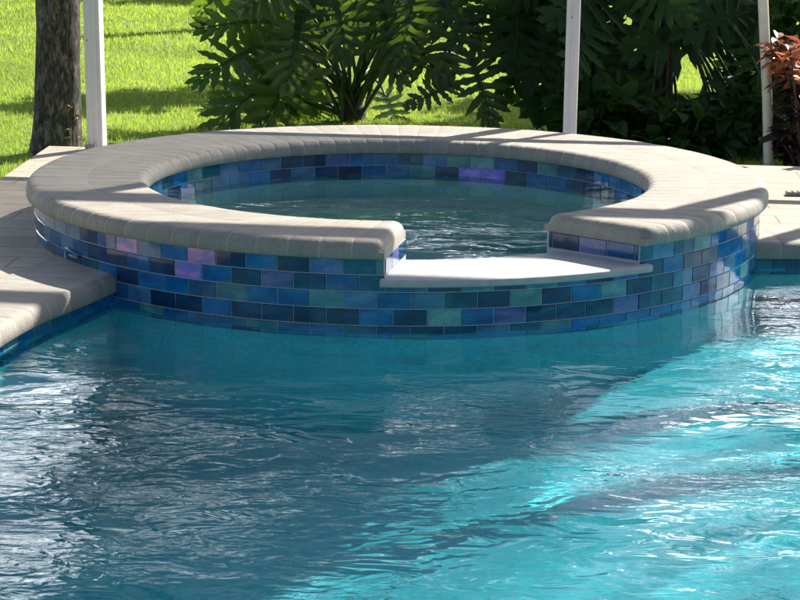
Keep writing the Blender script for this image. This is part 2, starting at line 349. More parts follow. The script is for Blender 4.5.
def tiles(mb, P, s0, s1, pitch, org, zrows, rects, table=(), salt=0, g=.0017, flip=False):
    """running-bond glass tiles on the wall s -> (x, y, nx, ny); rects: allowed (sa, sb, za, zb); s is a length"""
    k0 = math.floor((s0-org)/pitch)-1; k1 = math.ceil((s1-org)/pitch)+1
    for row, (zb, zt) in enumerate(zrows):
        for k in range(k0, k1+1):
            a = org+k*pitch+(pitch/2 if row % 2 else 0); b = a+pitch
            for (ra, rb, rz0, rz1) in (rects(zb, zt) if callable(rects) else rects):
                xa, xb, ya, yb = max(a, ra), min(b, rb), max(zb, rz0), min(zt, rz1)
                if xb-xa < .006 or yb-ya < .006: continue
                xa += g/2; xb -= g/2; ya += g/2; yb -= g/2
                c0, c1 = tile_col(row, k, table, salt); r = random.Random(row*31+k*17+salt)
                tw = (r.uniform(-1, 1)*.0006, r.uniform(-1, 1)*.0006)
                vs = []; e = .0016
                for (o, d) in ((0, 0), (e, .0028)):
                    for (s, z) in ((xa+o, ya+o), ((xa+xb)/2, ya+o), (xb-o, ya+o), (xb-o, yb-o), ((xa+xb)/2, yb-o), (xa+o, yb-o)):
                        x, y, nx, ny = P(s)
                        dd = d+(tw[0]*((s-xa)/(xb-xa)-.5)+tw[1]*((z-ya)/(yb-ya)-.5) if o else 0)
                        vs.append((x+nx*dd, y+ny*dd, z))
                fs = [(6, 7, 10, 11), (7, 8, 9, 10)]+[(i, (i+1) % 6, 6+(i+1) % 6, 6+i) for i in range(6)]
                if flip: fs = [f[::-1] for f in fs]
                mb.add(vs, fs, tint=c0, sheen=c1)
def circ(c, r, inward=False):
    sg = -1 if inward else 1
    return lambda s: (c[0]+r*math.cos(s/r), c[1]+r*math.sin(s/r), sg*math.cos(s/r), sg*math.sin(s/r))

spa = empty('raised_spa', (0, 0, 0), 'round raised spa clad in iridescent blue glass tiles with grey stone coping', 'spa')
RH = .0498
zr = [(ZB-RH*(i+1), ZB-RH*i) for i in range(6)]
zl = zr[-1][0]
pit = R_(4.39)*RW; org = R_(-105.5)*RW
gapL, gapR = R_(-91.3)*RW, R_(-55)*RW
mb = MB()
sA, sB = R_(-188)*RW, R_(172)*RW
def rects_of(zb, zt):
    return [(sA, sB, -1, ZB)] if zt <= LEDGE_B else [(sA, gapL, -1, ZB), (gapL, gapR, -1, LEDGE_B), (gapR, sB, -1, ZB)]
tiles(mb, circ((0, 0), RW), sA, sB, pit, org, zr, rects_of, ROWS, 1)
outer_tiles = mb.build('outer_tiles', M_TILE, spa)
# wall core (grout shows between the tiles): outer skin, inner skin, dam
def ring_wall(mb, ro, ci, ri, a0, a1, b0, b1, z0, z1, n=160):
    vs = []
    for i in range(n+1):
        t = i/n; a = a0+(a1-a0)*t; b = b0+(b1-b0)*t
        po = (ro*math.cos(a), ro*math.sin(a)); pi_ = (ci[0]+ri*math.cos(b), ci[1]+ri*math.sin(b))
        vs += [(*po, z0), (*po, z1), (*pi_, z1), (*pi_, z0)]
    fs = []
    for i in range(n):
        for k in range(4): fs.append((i*4+k, i*4+4+k, i*4+4+(k+1) % 4, i*4+(k+1) % 4))
    fs += [(0, 1, 2, 3), (n*4+3, n*4+2, n*4+1, n*4)]
    mb.add(vs, fs)
mb = MB()
ring_wall(mb, RW, IC, IW, R_(-55), R_(268.7), B_R, B_L, -1.5, ZB-.001)
ring_wall(mb, RW, IC, IW, R_(-91.3), R_(-55), R_(-88), R_(-58.2), -1.5, LEDGE_B-.001, 24)
core = mb.build('wall', M_GROUT, spa)
mb = MB(); vs = []; n = 120       # plastered skin of the wall under the tiles, down to the pool floor
for i in range(n):
    a = 2*math.pi*i/n; vs += [((RW+.0035)*math.cos(a), (RW+.0035)*math.sin(a), z_) for z_ in (zl-.001, -1.44)]
mb.add(vs, [(2*i, 2*i+1, (2*i+3) % (2*n), (2*i+2) % (2*n)) for i in range(n)]); plaster = mb.build('plaster_skin', M_FLOOR, spa, smooth=True)
# inner tiles
INROWS = [seq(0, ''), seq(0, '')]
mb = MB()
pin = .0985
tblI = [dict(), dict()]
sI = lambda deg: R_(deg)*IW
cI = circ(IC, IW, True)
k_v = round((sI(80.5)-sI(90))/pin)-3
tblI[1].update({k_v-1: 'V', k_v: 'V'})
for k, c in ((-3, 'G'), (-2, 'B'), (-1, 'D'), (0, 'S'), (1, 'B'), (2, 'L'), (3, 'D'), (4, 'D'), (5, 'S'), (6, 'B')): tblI[0].setdefault(k, c)
tiles(mb, cI, sI(-58.2), sI(272), pin, sI(90), zr[:4], [(sI(-58.2), sI(272), -1, ZB)], tblI, 5, flip=True)
inner_tiles = mb.build('inner_tiles', M_TILE, spa)
# tiled end faces of the wall beside the spillway
def end_face(a, b):
    I = Vector((IC[0]+IW*math.cos(b), IC[1]+IW*math.sin(b))); O = Vector((RW*math.cos(a), RW*math.sin(a)))
    return I, O
for (a, b, fl) in ((A_R, B_R, True), (A_L, B_L, False)):
    I, O = end_face(a, b); d = (O-I); ln = d.length; d /= ln; nrm = Vector((d.y, -d.x)) if not fl else Vector((-d.y, d.x))
    nrm = -nrm if nrm.dot(Vector((.3, -1.1))-I) < 0 else nrm
    mb = MB()
    tiles(mb, lambda s: (I.x+d.x*s, I.y+d.y*s, nrm.x, nrm.y), 0, ln, .098, .02, zr[:2], [(.006, ln-.004, LEDGE_T+.004, ZB)], [seq(-1, 'DDLBD')], 9, flip=(d.x*nrm.y-d.y*nrm.x) > 0)
    mb.build('end_tiles', M_TILE, spa)
# coping: one heightfield with rounded edges, radial joints and a joint between the two rings
def coping(name, Of, If, n_st, bev=(.034, .034), end0=True, end1=True, inner_round=True, ring_joint=True, zt=ZT, zb=ZB, mid=.5, salt=0, mat_=None, parent=None):
    """Of, If: s in 0..1 -> outer / inner edge point.  Rows run from the inner to the outer edge."""
    ts = []; tints = []; joint = []
    rr = random.Random(salt)
    st = []
    for i in range(n_st):
        a, b = i/n_st, (i+1)/n_st; g = .020/n_st
        st.append([(a, 1), (a+g, .6), (a+2.6*g, 0), (a+(b-a)*.3, 0), (a+(b-a)*.5, 0), (a+(b-a)*.7, 0), (b-2.6*g, 0), (b-g, .6)])
    L1 = (Of(.5/n_st)-Of(0)).length*2
    # extra columns close to the ends for the rounded end
    cols = []
    for i, s_ in enumerate(st): cols += [(t, j, i) for t, j in s_]
    cols.append((1.0, 1, n_st-1))
    if end0: cols += [(x/n_st, 0, 0) for x in (.02, .05, .1, .15, .22)]
    if end1: cols += [(1-x/n_st, 0, n_st-1) for x in (.02, .05, .1, .15, .22)]
    cols = sorted(set(cols))
    tn_o = [rr.uniform(.95, 1.04) for _ in range(n_st)]; tn_i = [rr.uniform(.95, 1.04) for _ in range(n_st)]
    hue = [rr.uniform(-.015, .015) for _ in range(n_st)]
    P = []; T = []
    for (t, j, i) in cols:
        O, I = Of(t), If(t); W = (O-I).length
        ks = [0, .003, .007, .012, .018, .025, .034, .045]
        rows = [k/W for k in ks] + [.25, .36, mid-.012, mid-.004, mid, mid+.004, mid+.012, .64, .75] + [1-k/W for k in ks[::-1]]
        dO0 = (O-Of(0)).length if end0 else 9; dO1 = (O-Of(1)).length if end1 else 9
        line = []
        for k in rows:
            p = I+(O-I)*k
            eo = (1-k)*W; ei = k*W if inner_round else 9
            e1 = min(eo, ei)
            e2 = 9
            if end0 and t < .2:
                a, b = If(0), Of(0); e2 = min(e2, abs((b-a).x*(p-a).y-(b-a).y*(p-a).x)/(b-a).length)
            if end1 and t > .8:
                a, b = If(1), Of(1); e2 = min(e2, abs((b-a).x*(p-a).y-(b-a).y*(p-a).x)/(b-a).length)
            r = bev[0]
            q1, q2 = max(r-e1, 0), max(r-e2, 0); q = min(r, math.hypot(q1, q2))
            dz = r-math.sqrt(max(0, r*r-q*q))
            mj = max(0, 1-abs(k-mid)/.008) if ring_joint else 0
            jj = max(j if not ((t < .0001 and end0) or (t > .9999 and end1)) else 0, mj)
            edge = min(1, max(0, 1-(e1-.03)/.07)) if e1 < 5 else 0
            jj *= .45+.55*edge if mj < .5 else .5
            z = zt-dz-.0018*min(1, jj) + .0012*mnoise.noise(Vector((p.x*9, p.y*9, salt)))
            line.append((p.x, p.y, z))
            tn = tn_o[i] if k > mid else tn_i[i]
            base = (tn*(1+hue[i]), tn, tn*(1-hue[i]))
            T.append(tuple(b_*(1-.9*min(1, jj))+.9*min(1, jj)*1.34 for b_ in base)+(1,))
        P.append(line)
    n, m = len(P), len(P[0]); mbx = MB(); vs = [p for l in P for p in l]; fs = []
    for a in range(n-1):
        for b in range(m-1): fs.append((a*m+b, a*m+b+1, (a+1)*m+b+1, (a+1)*m+b))
    nv = len(vs)
    # skirt down to the underside
    loop = [a*m for a in range(n)] + [(n-1)*m+b for b in range(1, m)] + [a*m+m-1 for a in range(n-2, -1, -1)] + [b for b in range(m-2, 0, -1)]
    ctr = {}
    for q in loop:
        x, y, z = vs[q]; vs.append((x, y, zb+.004)); T.append(T[q])
    nl = len(loop)
    for i in range(nl): fs.append((loop[i], loop[(i+1) % nl], nv+(i+1) % nl, nv+i))
    nv2 = len(vs)
    for q in loop:     # small chamfer under the nose
        a, b = divmod(q, m); t = cols[a][0]; O, I = Of(t), If(t); c = (O+I)/2
        x, y, z = vs[q]; d = (c-Vector((x, y))); d = d/max(d.length, 1e-6)*.004
        vs.append((x+d.x, y+d.y, zb)); T.append(T[q])
    for i in range(nl): fs.append((nv+i, nv+(i+1) % nl, nv2+(i+1) % nl, nv2+i))
    inner_b = nv2; 
    for a in range(n-1):  # underside
        o_i = loop.index; 
    und_i = list(range(nv2, nv2+n)); und_o = [nv2+n+(m-1)-1+(n-1-a) for a in range(n)]
    for a in range(n-1): fs.append((und_i[a+1], und_i[a], und_o[a], und_o[a+1])[::-1])
    mbx.add(vs, fs, tint=T)
    o = mbx.build(name, mat_ or M_STONE, parent, smooth=True)
    bm_norm(o); return o
import bmesh
def bm_norm(o):
    bm = bmesh.new(); bm.from_mesh(o.data); bmesh.ops.recalc_face_normals(bm, faces=bm.faces)
    for e in bm.edges:
        if len(e.link_faces) == 2 and e.calc_face_angle(0) > R_(50): e.smooth = False
    bm.to_mesh(o.data); bm.free()
def Osp(t): a = A_R+(A_L-A_R)*t; return Vector((RC*math.cos(a), RC*math.sin(a)))
def Isp(t): b = B_R+(B_L-B_R)*t; return Vector((IC.x+IR*math.cos(b), IC.y+IR*math.sin(b)))
coping('coping', Osp, Isp, 78, salt=3, parent=spa)
# white spillway ledge
mb = MB(); n = 40; vs = []
LI = lambda t: Vector((IC.x+.928*math.cos(t), IC.y+.928*math.sin(t)))
I0, O0 = end_face(A_L, B_L); I1, O1 = end_face(A_R, B_R)
for i in range(n+1):
    t = i/n
    o = R_(-91.9)+(R_(-53.6)-R_(-91.9))*t; b = R_(-88.6)+(R_(-57.6)-R_(-88.6))*t
    O = Vector((1.298*math.cos(o), 1.298*math.sin(o))); I = LI(b)
    d = (O-I); ln = d.length; d /= ln
    for (k, z) in ((0, LEDGE_B), (0, LEDGE_T-.006), (.003, LEDGE_T-.002), (.01, LEDGE_T), (ln*.5, LEDGE_T+.001), (ln-.008, LEDGE_T-.001), (ln-.002, LEDGE_T-.003), (ln, LEDGE_T-.007), (ln, LEDGE_B+.003), (ln-.003, LEDGE_B)):
        vs.append((I.x+d.x*k, I.y+d.y*k, z))
m_ = 10; fs = []
for i in range(n):
    for k in range(m_): fs.append((i*m_+k, i*m_+(k+1) % m_, (i+1)*m_+(k+1) % m_, (i+1)*m_+k))
fs += [tuple(range(m_)), tuple(range(n*m_+m_-1, n*m_-1, -1))]
mb.add(vs, fs); o = mb.build('spillway_ledge', M_WHITE, spa, smooth=True); o['label'] = 'smooth white stone ledge in the gap of the coping'; bm_norm(o)
# basin inside the spa
mb = MB(); vs = []; n = 72
prof = [(IW-.004, SPA_Z-.12), (IW-.004, -.35), (IW-.25, -.36), (IW-.27, -.75), (0.001, -.78)]
for i in range(n):
    a = 2*math.pi*i/n
    for r, z in prof: vs.append((IC.x+r*math.cos(a), IC.y+r*math.sin(a), z))
fs = []
for i in range(n):
    for k in range(4): fs.append((i*5+k, i*5+k+1, ((i+1) % n)*5+k+1, ((i+1) % n)*5+k))
mb.add(vs, fs); basin = mb.build('basin', M_SPA, spa)

# ------------------------------------------------------------------ pool, water
def catmull(pts, per=12):
    pts = [Vector(p) for p in pts]; out = []
    for i in range(len(pts)-1):
        p0, p1, p2, p3 = pts[max(i-1, 0)], pts[i], pts[i+1], pts[min(i+2, len(pts)-1)]
        for k in range(per):
            t = k/per; out.append(.5*((2*p1)+(p2-p0)*t+(2*p0-5*p1+4*p2-p3)*t*t+(3*p1-p0-3*p2+p3)*t**3))
    out.append(pts[-1]); return out
class Path:
    def __init__(s, pts):
        s.p = pts; s.c = [0]
        for a, b in zip(pts, pts[1:]): s.c.append(s.c[-1]+(b-a).length)
        s.L = s.c[-1]
    def at(s, d):
        d = min(max(d, 0), s.L)
        for i in range(len(s.p)-1):
            if d <= s.c[i+1] or i == len(s.p)-2:
                t = (d-s.c[i])/max(1e-9, s.c[i+1]-s.c[i]); v = (s.p[i+1]-s.p[i]).normalized()
                a = (s.p[i]-s.p[max(i-1, 0)]); b = (s.p[min(i+2, len(s.p)-1)]-s.p[i+1])
                return s.p[i]+(s.p[i+1]-s.p[i])*t, v
    def nrm(s, d, e=.06):
        a, _ = s.at(d-e); b, _ = s.at(d+e); v = (b-a).normalized(); return Vector((v.y, -v.x))
NL = Path(catmull([(-.80, -.72), (-.832, -.87), (-.868, -.995), (-.94, -1.204), (-1.004, -1.386), (-1.052, -1.63), (-1.085, -1.95), (-1.10, -2.4), (-1.12, -3.2), (-1.15, -4.2)]))
NR = Path(catmull([(4.0, -.02), (3.0, -.15), (2.2, -.26), (1.7, -.32), (1.40, -.346), (1.20, -.352)]))
def side(path, toward):
    q, v = path.at(path.L*.5); n_ = path.nrm(path.L*.5)
    return 1 if n_.dot(toward) > 0 else -1
sL = side(NL, Vector((-1, 0))); sR = side(NR, Vector((0, 1)))
def offs(path, sg, d): return lambda t: path.at(t*path.L)[0]+path.nrm(t*path.L)*sg*d
cL = coping('pool_coping', offs(NL, sL, 0), offs(NL, sL, .30), 34, bev=(.03, .03), end0=False, end1=False, inner_round=False, ring_joint=False, zt=DECK_Z+.004, zb=.030, salt=11)
tag(cL, 'curved bullnose stone coping along the pool edge at the left of the spa', 'coping', 'coping stones round the pool edge')
cR = coping('pool_coping', offs(NR, sR, 0), offs(NR, sR, .30), 26, bev=(.03, .03), end0=False, end1=False, inner_round=False, ring_joint=False, zt=DECK_Z+.004, zb=.030, salt=12)
tag(cR, 'straight bullnose stone coping of the pool edge at the right of the spa', 'coping', 'coping stones round the pool edge')
# pool outline (inside of the pool wall)
WL = [NL.at(d)[0]+NL.nrm(d)*sL*.022 for d in np.linspace(0, NL.L, 60)]
WR = [NR.at(d)[0]+NR.nrm(d)*sR*.022 for d in np.linspace(0, NR.L, 50)]
outline = [p for p in WR[::-1]]                      # spa -> right
outline = [Vector((1.15, -.335))] + outline + [Vector((4.0, -4.3)), Vector((-1.17, -4.3))] + WL[::-1] + [Vector((-.80, -.86))]
def inside(X, Y, poly):
    r = np.zeros(X.shape, bool); n = len(poly)
    for i in range(n):
        x1, y1 = poly[i]; x2, y2 = poly[(i+1) % n]
        c = ((y1 > Y) != (y2 > Y)) & (X < (x2-x1)*(Y-y1)/((y2-y1)+1e-12)+x1); r ^= c
    return r
FLOOR_Z = -1.45
mb = MB()
for i in range(len(outline)-1):
    a, b = outline[i], outline[i+1]; mb.add([(a.x, a.y, FLOOR_Z), (b.x, b.y, FLOOR_Z), (b.x, b.y, .029), (a.x, a.y, .029)], [(0, 1, 2, 3)])
fx, fy = np.linspace(-2, 4.5, 66), np.linspace(-5, .4, 56)
def floor_z(x): t_ = min(1, max(0, (x+1.2)/2.6)); t_ = t_*t_*(3-2*t_); return -1.30+.80*t_      # the floor shelves up to the right
vs = [(x, y, floor_z(x)+.012*mnoise.noise(Vector((x*1.5, y*1.5, 0)))) for x in fx for y in fy]
mb.add(vs, [(a*56+b, (a+1)*56+b, (a+1)*56+b+1, a*56+b+1) for a in range(65) for b in range(55)])
pool_shell = mb.build('pool_basin', M_FLOOR); tag(pool_shell, kind='structure')
mb = MB()
for path, sg, s_ in ((NL, sL, 21), (NR, sR, 22)):
    f = lambda s, path=path, sg=sg: (*(path.at(s)[0]+path.nrm(s)*sg*.021), *(-path.nrm(s)*sg))
    a, b, c_, d_ = f(.5); 
    tiles(mb, f, .0, path.L-.01, .0977, .0, [(-.022, .028), (-.072, -.022), (-.122, -.072)], [(.002, path.L-.01, -1, .0275)], [], s_, flip=(sg > 0))
t_ = mb.build('waterline_tiles', M_TILE, None); tag(t_, kind='structure')
# water sheet with real waves
def waves(X, Y, comps):
    Z = np.zeros_like(X)
    for (kx, ky, a, ph) in comps: Z += a*np.sin(kx*X+ky*Y+ph)
    return Z
def comps(n, l0, l1, slope, dirn, spread, seed):
    g = np.random.default_rng(seed); out = []
    for _ in range(n):
        lam = l0*(l1/l0)**g.random(); th = dirn+g.normal()*spread; k = 2*math.pi/lam
        out.append((k*math.cos(th), k*math.sin(th), slope/k*math.sqrt(2/n)*(.5+g.random()), g.random()*6.28))
    return out
def patch(X, Y, sc, seed):
    c = comps(9, sc*.7, sc*1.6, 1, 0, 3, seed); Z = waves(X, Y, [(a, b, 1, p) for a, b, _, p in c])
    return Z/np.sqrt(4.5)
st = .014
xs = np.arange(-1.5, 3.2, st); ys = np.arange(-4.4, .30, st)
X, Y = np.meshgrid(xs, ys, indexing='ij')
rad = np.hypot(X, Y)
calm = np.clip((rad-RW)/.30, 0, 1)*.6+.4
pt = np.clip(.65+.55*patch(X, Y, 1.1, 5), .12, 1.8); pt2 = np.clip(.6+.6*patch(X, Y, .7, 8), .1, 1.8)
Zw = waves(X, Y, comps(30, .16, .7, .050, math.pi/2, .75, 1))*calm*pt + waves(X, Y, comps(16, .4, 1.0, .014, 1.2, .9, 3))*(.2+.8*calm)
P3 = np.stack([X, Y, Zw], -1)
msk = (inside(X, Y, [(p.x, p.y) for p in outline]) | False)
# let the sheet run a little into the walls
m2 = msk.copy()
for s in range(1, 4):
    m2[s:] |= msk[:-s]; m2[:-s] |= msk[s:]; m2[:, s:] |= msk[:, :-s]; m2[:, :-s] |= msk[:, s:]
m2 &= rad > RW-.05
pool_water = grid_mesh('pool_water', P3, M_WATER, mask=m2); tag(pool_water, kind='structure')
def close_volume(o, depth):
    bm = bmesh.new(); bm.from_mesh(o.data)
    be = [e for e in bm.edges if e.is_boundary]
    r = bmesh.ops.extrude_edge_only(bm, edges=be); nv = [v for v in r['geom'] if isinstance(v, bmesh.types.BMVert)]
    for v in nv: v.co.z = depth
    ne = [e for e in bm.edges if e.is_boundary]
    bmesh.ops.triangle_fill(bm, edges=ne, use_beauty=False)
    bmesh.ops.recalc_face_normals(bm, faces=bm.faces)
    for e in bm.edges:
        if len(e.link_faces) == 2 and e.calc_face_angle(0) > R_(60): e.smooth = False
    bm.to_mesh(o.data); bm.free()
close_volume(pool_water, FLOOR_Z-.05)
# spa water
xs = np.arange(-.93, .94, .010); X, Y = np.meshgrid(xs, xs, indexing='ij'); rr_ = np.hypot(X, Y)
Xs, Ys = X+IC.x, Y+IC.y
ps = .12+3.6*np.exp(-((Xs+.12)**2+(Ys+.72)**2)/.30**2)
Zs = SPA_Z+waves(Xs, Ys, comps(24, .12, .35, .06, math.pi/2, .8, 31))*ps+waves(Xs, Ys, comps(10, .3, .8, .008, 1, 1, 32))
spa_water = grid_mesh('spa_water', np.stack([Xs, Ys, Zs], -1), M_SPAWATER, mask=rr_ < IW+.012); tag(spa_water, kind='structure')
close_volume(spa_water, -.82)
for o in (pool_water, spa_water): o.cycles.is_caustics_caster = True
for o in (pool_shell, basin, plaster): o.cycles.is_caustics_receiver = True

# ------------------------------------------------------------------ deck, lawn
CG0 = Vector((-1.42, 1.74)); CU = Vector((1, -.118)).normalized()          # the cage's back line
def cage(d, off=0): p = CG0+CU*d+Vector((-CU.y, CU.x))*off; return p
def poly_hole(name, outer, hole, z, m, kind='structure', depth=.16):
    bm = bmesh.new()
    for lp in (outer, hole):
        vs = [bm.verts.new((x, y, z)) for x, y in lp]
        for i in range(len(vs)): bm.edges.new((vs[i], vs[(i+1) % len(vs)]))
    bmesh.ops.triangle_fill(bm, edges=bm.edges[:], use_beauty=True)
    # outer rim down to the soil
    be = [e for e in bm.edges if e.is_boundary]
    r = bmesh.ops.extrude_edge_only(bm, edges=be)
    for v in [v for v in r['geom'] if isinstance(v, bmesh.types.BMVert)]: v.co.z = z-depth
    bmesh.ops.recalc_face_normals(bm, faces=bm.faces)
    up = [f for f in bm.faces if abs(f.normal.z) > .9]
    if up and up[0].normal.z < 0: bmesh.ops.reverse_faces(bm, faces=bm.faces)
    me = bpy.data.meshes.new(name); bm.to_mesh(me); bm.free(); me.materials.append(m)
    o = bpy.data.objects.new(name, me); COL.objects.link(o); o['kind'] = kind; return o
hl = [NL.at(d)[0]+NL.nrm(d)*sL*.299 for d in np.linspace(.02, NL.L, 30)]
hr = [NR.at(d)[0]+NR.nrm(d)*sR*.299 for d in np.linspace(0, NR.L-.02, 30)]
arc = [Vector((1.2*math.cos(a), 1.2*math.sin(a))) for a in np.linspace(R_(8), R_(207), 40)]
hole = [(p.x, p.y) for p in hr+arc+hl] + [(-1.17, -4.3), (4.0, -4.3)]
e0, e1 = cage(-.22, .06), cage(6.2, .06)
deck = poly_hole('pool_deck', [(-1.64, -8), (-1.63, e0.y), (e1.x, e1.y), (e1.x, -8)], hole, DECK_Z, M_PAVER)
mb = MB(); mb.add([(-60, -40, -.03), (60, -40, -.03), (60, 90, -.03), (-60, 90, -.03)], [(0, 1, 2, 3)])
# the lawn sheet leaves the pool open: build it as a frame round the deck
mb = MB(); Q = [(-60, -40), (-1.60, -40), (4.55, -40), (60, -40)]
for (x0, x1, y0, y1) in ((-60, -1.60, -40, 90), (4.55, 60, -40, 90), (-1.60, 4.55, .9, 90), (-1.60, 4.55, -40, -7.9)):
    mb.add([(x0, y0, -.03), (x1, y0, -.03), (x1, y1, -.03), (x0, y1, -.03)], [(0, 1, 2, 3)])
lawn = mb.build('lawn', M_LAWN); tag(lawn, kind='structure')
# grass blades
def grass():
    g = np.random.default_rng(3); parts = []
    for (x0, x1, y0, y1, dens, h, wd) in ((-3.2, 3.6, 1.0, 4.5, 4200, .028, .0045), (-3.6, 4.2, 4.5, 8.0, 2600, .03, .006), (-5.6, 6.5, 8.0, 20, 900, .035, .011)):
        n = int((x1-x0)*(y1-y0)*dens); p = np.stack([g.uniform(x0, x1, n), g.uniform(y0, y1, n)], 1)
        lim = CG0.y+.06-.118*(p[:, 0]-CG0.x)
        keep = (p[:, 1] > lim+.03) | (p[:, 0] < -1.66); p = p[keep]
        parts.append((p, h, wd))
    V = []; T = []
    for p, h, wd in parts:
        n = len(p); a = g.uniform(0, 6.283, n); hh = h*g.uniform(.55, 1.35, n); lean = g.uniform(0, .8, n)*hh; la = g.uniform(0, 6.283, n)
        cl = np.array([mnoise.noise(Vector((x*.9, y*.9, 0))) for x, y in p]); 
        dx, dy = np.cos(a)*wd/2, np.sin(a)*wd/2; z0 = np.full(n, -.032)
        b1 = np.stack([p[:, 0]-dx, p[:, 1]-dy, z0], 1); b2 = np.stack([p[:, 0]+dx, p[:, 1]+dy, z0], 1)
        tp = np.stack([p[:, 0]+np.cos(la)*lean, p[:, 1]+np.sin(la)*lean, z0+hh], 1)
        V.append(np.stack([b1, b2, tp], 1).reshape(-1, 3)); T.append(np.repeat(np.clip(.5+cl*.9+g.normal(0, .22, n), 0, 1), 3))
    V = np.concatenate(V); T = np.concatenate(T); nf = len(V)//3
    me = bpy.data.meshes.new('grass'); me.vertices.add(len(V)); me.vertices.foreach_set('co', V.ravel())
    me.loops.add(len(V)); me.loops.foreach_set('vertex_index', np.arange(len(V))); me.polygons.add(nf)
    me.polygons.foreach_set('loop_start', np.arange(nf)*3); me.update(calc_edges=True)
    A = me.attributes.new('tint', 'FLOAT_COLOR', 'POINT'); A.data.foreach_set('color', np.stack([T, T, T, np.ones_like(T)], 1).astype(np.float32).ravel())
    me.materials.append(M_GRASS); o = bpy.data.objects.new('grass', me); COL.objects.link(o)
    return tag(o, 'short sunlit green lawn grass behind the pool deck', 'grass', kind='stuff')
grass()

# ------------------------------------------------------------------ pool cage posts
rzc = math.atan2(CU.y, CU.x)
def post(d, label, corner):
    p = cage(d); t = empty('screen_post', (p.x, p.y, DECK_Z), label, 'post', 'white aluminium posts of the pool cage')
    mb = MB(); h = 2.36
    box(mb, (p.x, p.y, DECK_Z+h/2+.002), (.054 if corner else .058, .06 if corner else .09, h), rzc, .003); mb.build('post_body', M_POST, t)
    if corner:
        q = p+CU*.0365+Vector((-CU.y, CU.x))*.006
        mb = MB(); box(mb, (q.x, q.y, DECK_Z+h/2+.003), (.019, .06, h-.004), rzc-.06, .003); mb.build('side_channel', M_POST, t)
        q = p-CU*.004+Vector((CU.y, -CU.x))*.055
        mb = MB(); box(mb, (q.x, q.y, DECK_Z+.014), (.050, .012, .028), rzc, .002); box(mb, (q.x, q.y-.015, DECK_Z+.003), (.05, .03, .005), rzc, .001)
        mb.build('foot_bracket', M_BRACKET, t)
    mb = MB()
    q = p+CU*.0+Vector((CU.y, -CU.x))*.051
    box(mb, (q.x, q.y, DECK_Z+h/2), (.006, .004, h-.05), rzc, 0); mb.build('spline_groove', M_POST, t)
    mb = MB()
    for z in ((.64,) if not corner else (.5,)):
        tube(mb, [(q.x-.006, q.y-.002, DECK_Z+z), (q.x-.0065, q.y-.006, DECK_Z+z)], .005, 8)
    mb.build('screw_head', M_BRACKET, t)
    return t
post(.02, 'white corner post of the pool cage in front of the rough palm trunk', True)
post(2.19, 'white aluminium pool cage post behind the spa among dark leaves', False)
# the rest of the cage stands above and beside the picture; it throws the bands of shade
cg = empty('pool_cage', (cage(4.5).x, cage(4.5).y, DECK_Z), 'white aluminium frame of the pool cage above the posts, with rails and screen', 'pool cage')
mb = MB(); p = cage(4.10); box(mb, (p.x, p.y, DECK_Z+1.18), (.058, .10, 2.36), rzc, .003); mb.build('post', M_POST, cg)
RAIL_Z = .269+.83*math.tan(SUN_EL)
def rail(name, d0, d1, z, s=(.05, .05), off=0):
    mb = MB(); a, b = cage(d0, off), cage(d1, off); c = (a+b)/2
    box(mb, (c.x, c.y, z), (d1-d0, s[0], s[1]), rzc, .003); return mb.build(name, M_POST, cg)
rail('chair_rail', .06, 2.14, RAIL_Z); rail('chair_rail', 2.22, 4.06, RAIL_Z+.012); 
EAVE = .269+2.76*math.tan(SUN_EL)
rail('eave_beam', -.05, 5.6, EAVE, (.07, .11))
rail('roof_purlin', -.05, 5.6, .269+2.90*math.tan(SUN_EL), (.08, .09), -.35)
mb = MB(); a, b = cage(.05), cage(2.15); mb.add([(a.x, a.y, RAIL_Z+.03), (b.x, b.y, RAIL_Z+.03), (b.x, b.y, EAVE-.05), (a.x, a.y, EAVE-.05)], [(0, 1, 2, 3)])
mb.build('screen_mesh', M_SCREEN, cg)
# slim round pole at the right
t = empty('round_pole', (0, 0, 0), 'slim round off-white pole standing beside the red-leaved shrub', 'pole')
mb = MB(); a, b = at(770.5, 172, 2.15), at(763, 0, 2.15); b = a+(b-a)*2.6
tube(mb, [a+(b-a)*k/6-Vector((0, 0, .12))*(k == 0) for k in range(7)], .0245, 16); mb.build('pole', M_PIPE, t, smooth=True)
mb = MB(); tube(mb, [a+(b-a)*.80, a+(b-a)*.84], .029, 16); mb.build('coupling', M_PIPE, t)
# low grey slab with dark slots on the deck
p = at(794, 216.5, .62); p.z = DECK_Z
t = empty('grey_slab', p, 'small grey slab set in the cream pavers at the right edge', 'drain cover')
mb = MB(); box(mb, (p.x+.05, p.y+.03, DECK_Z+.008), (.16, .05, .016), R_(-3), .005); mb.build('cover', M_SLAB, t)
mb = MB()
for k in range(6): box(mb, (p.x-.005+k*.022, p.y+.032-k*.001, DECK_Z+.0165), (.004, .036, .003), R_(-3), 0)
mb.build('slot', M_STEM, t)
# small clear bent loop on the spa wall
M_CLEAR, N_, L_, P_ = mat('clear_plastic'); P_.inputs['Base Color'].default_value = (.35, .55, .7, 1); P_.inputs['Roughness'].default_value = .15; P_.inputs['Transmission Weight'].default_value = .5
th = [R_(-144.5), R_(-141)]; mb = MB(); rr2 = RW+.012
pa = Vector((rr2*math.cos(th[0]), rr2*math.sin(th[0]), .128)); pb = Vector((rr2*math.cos(th[1]), rr2*math.sin(th[1]), .116))
tube(mb, [pa-Vector((0, 0, .035)), pa-Vector((0, 0, .01)), pa, pa+(pb-pa)*.2, pb, pb-Vector((0, 0, .008)), pa+(pb-pa)*.3-Vector((0, 0, .016))], .0035, 8)
o = mb.build('clear_loop', M_CLEAR, None, smooth=True); tag(o, 'small clear bent loop against the blue spa tiles just above the deck', 'clip')

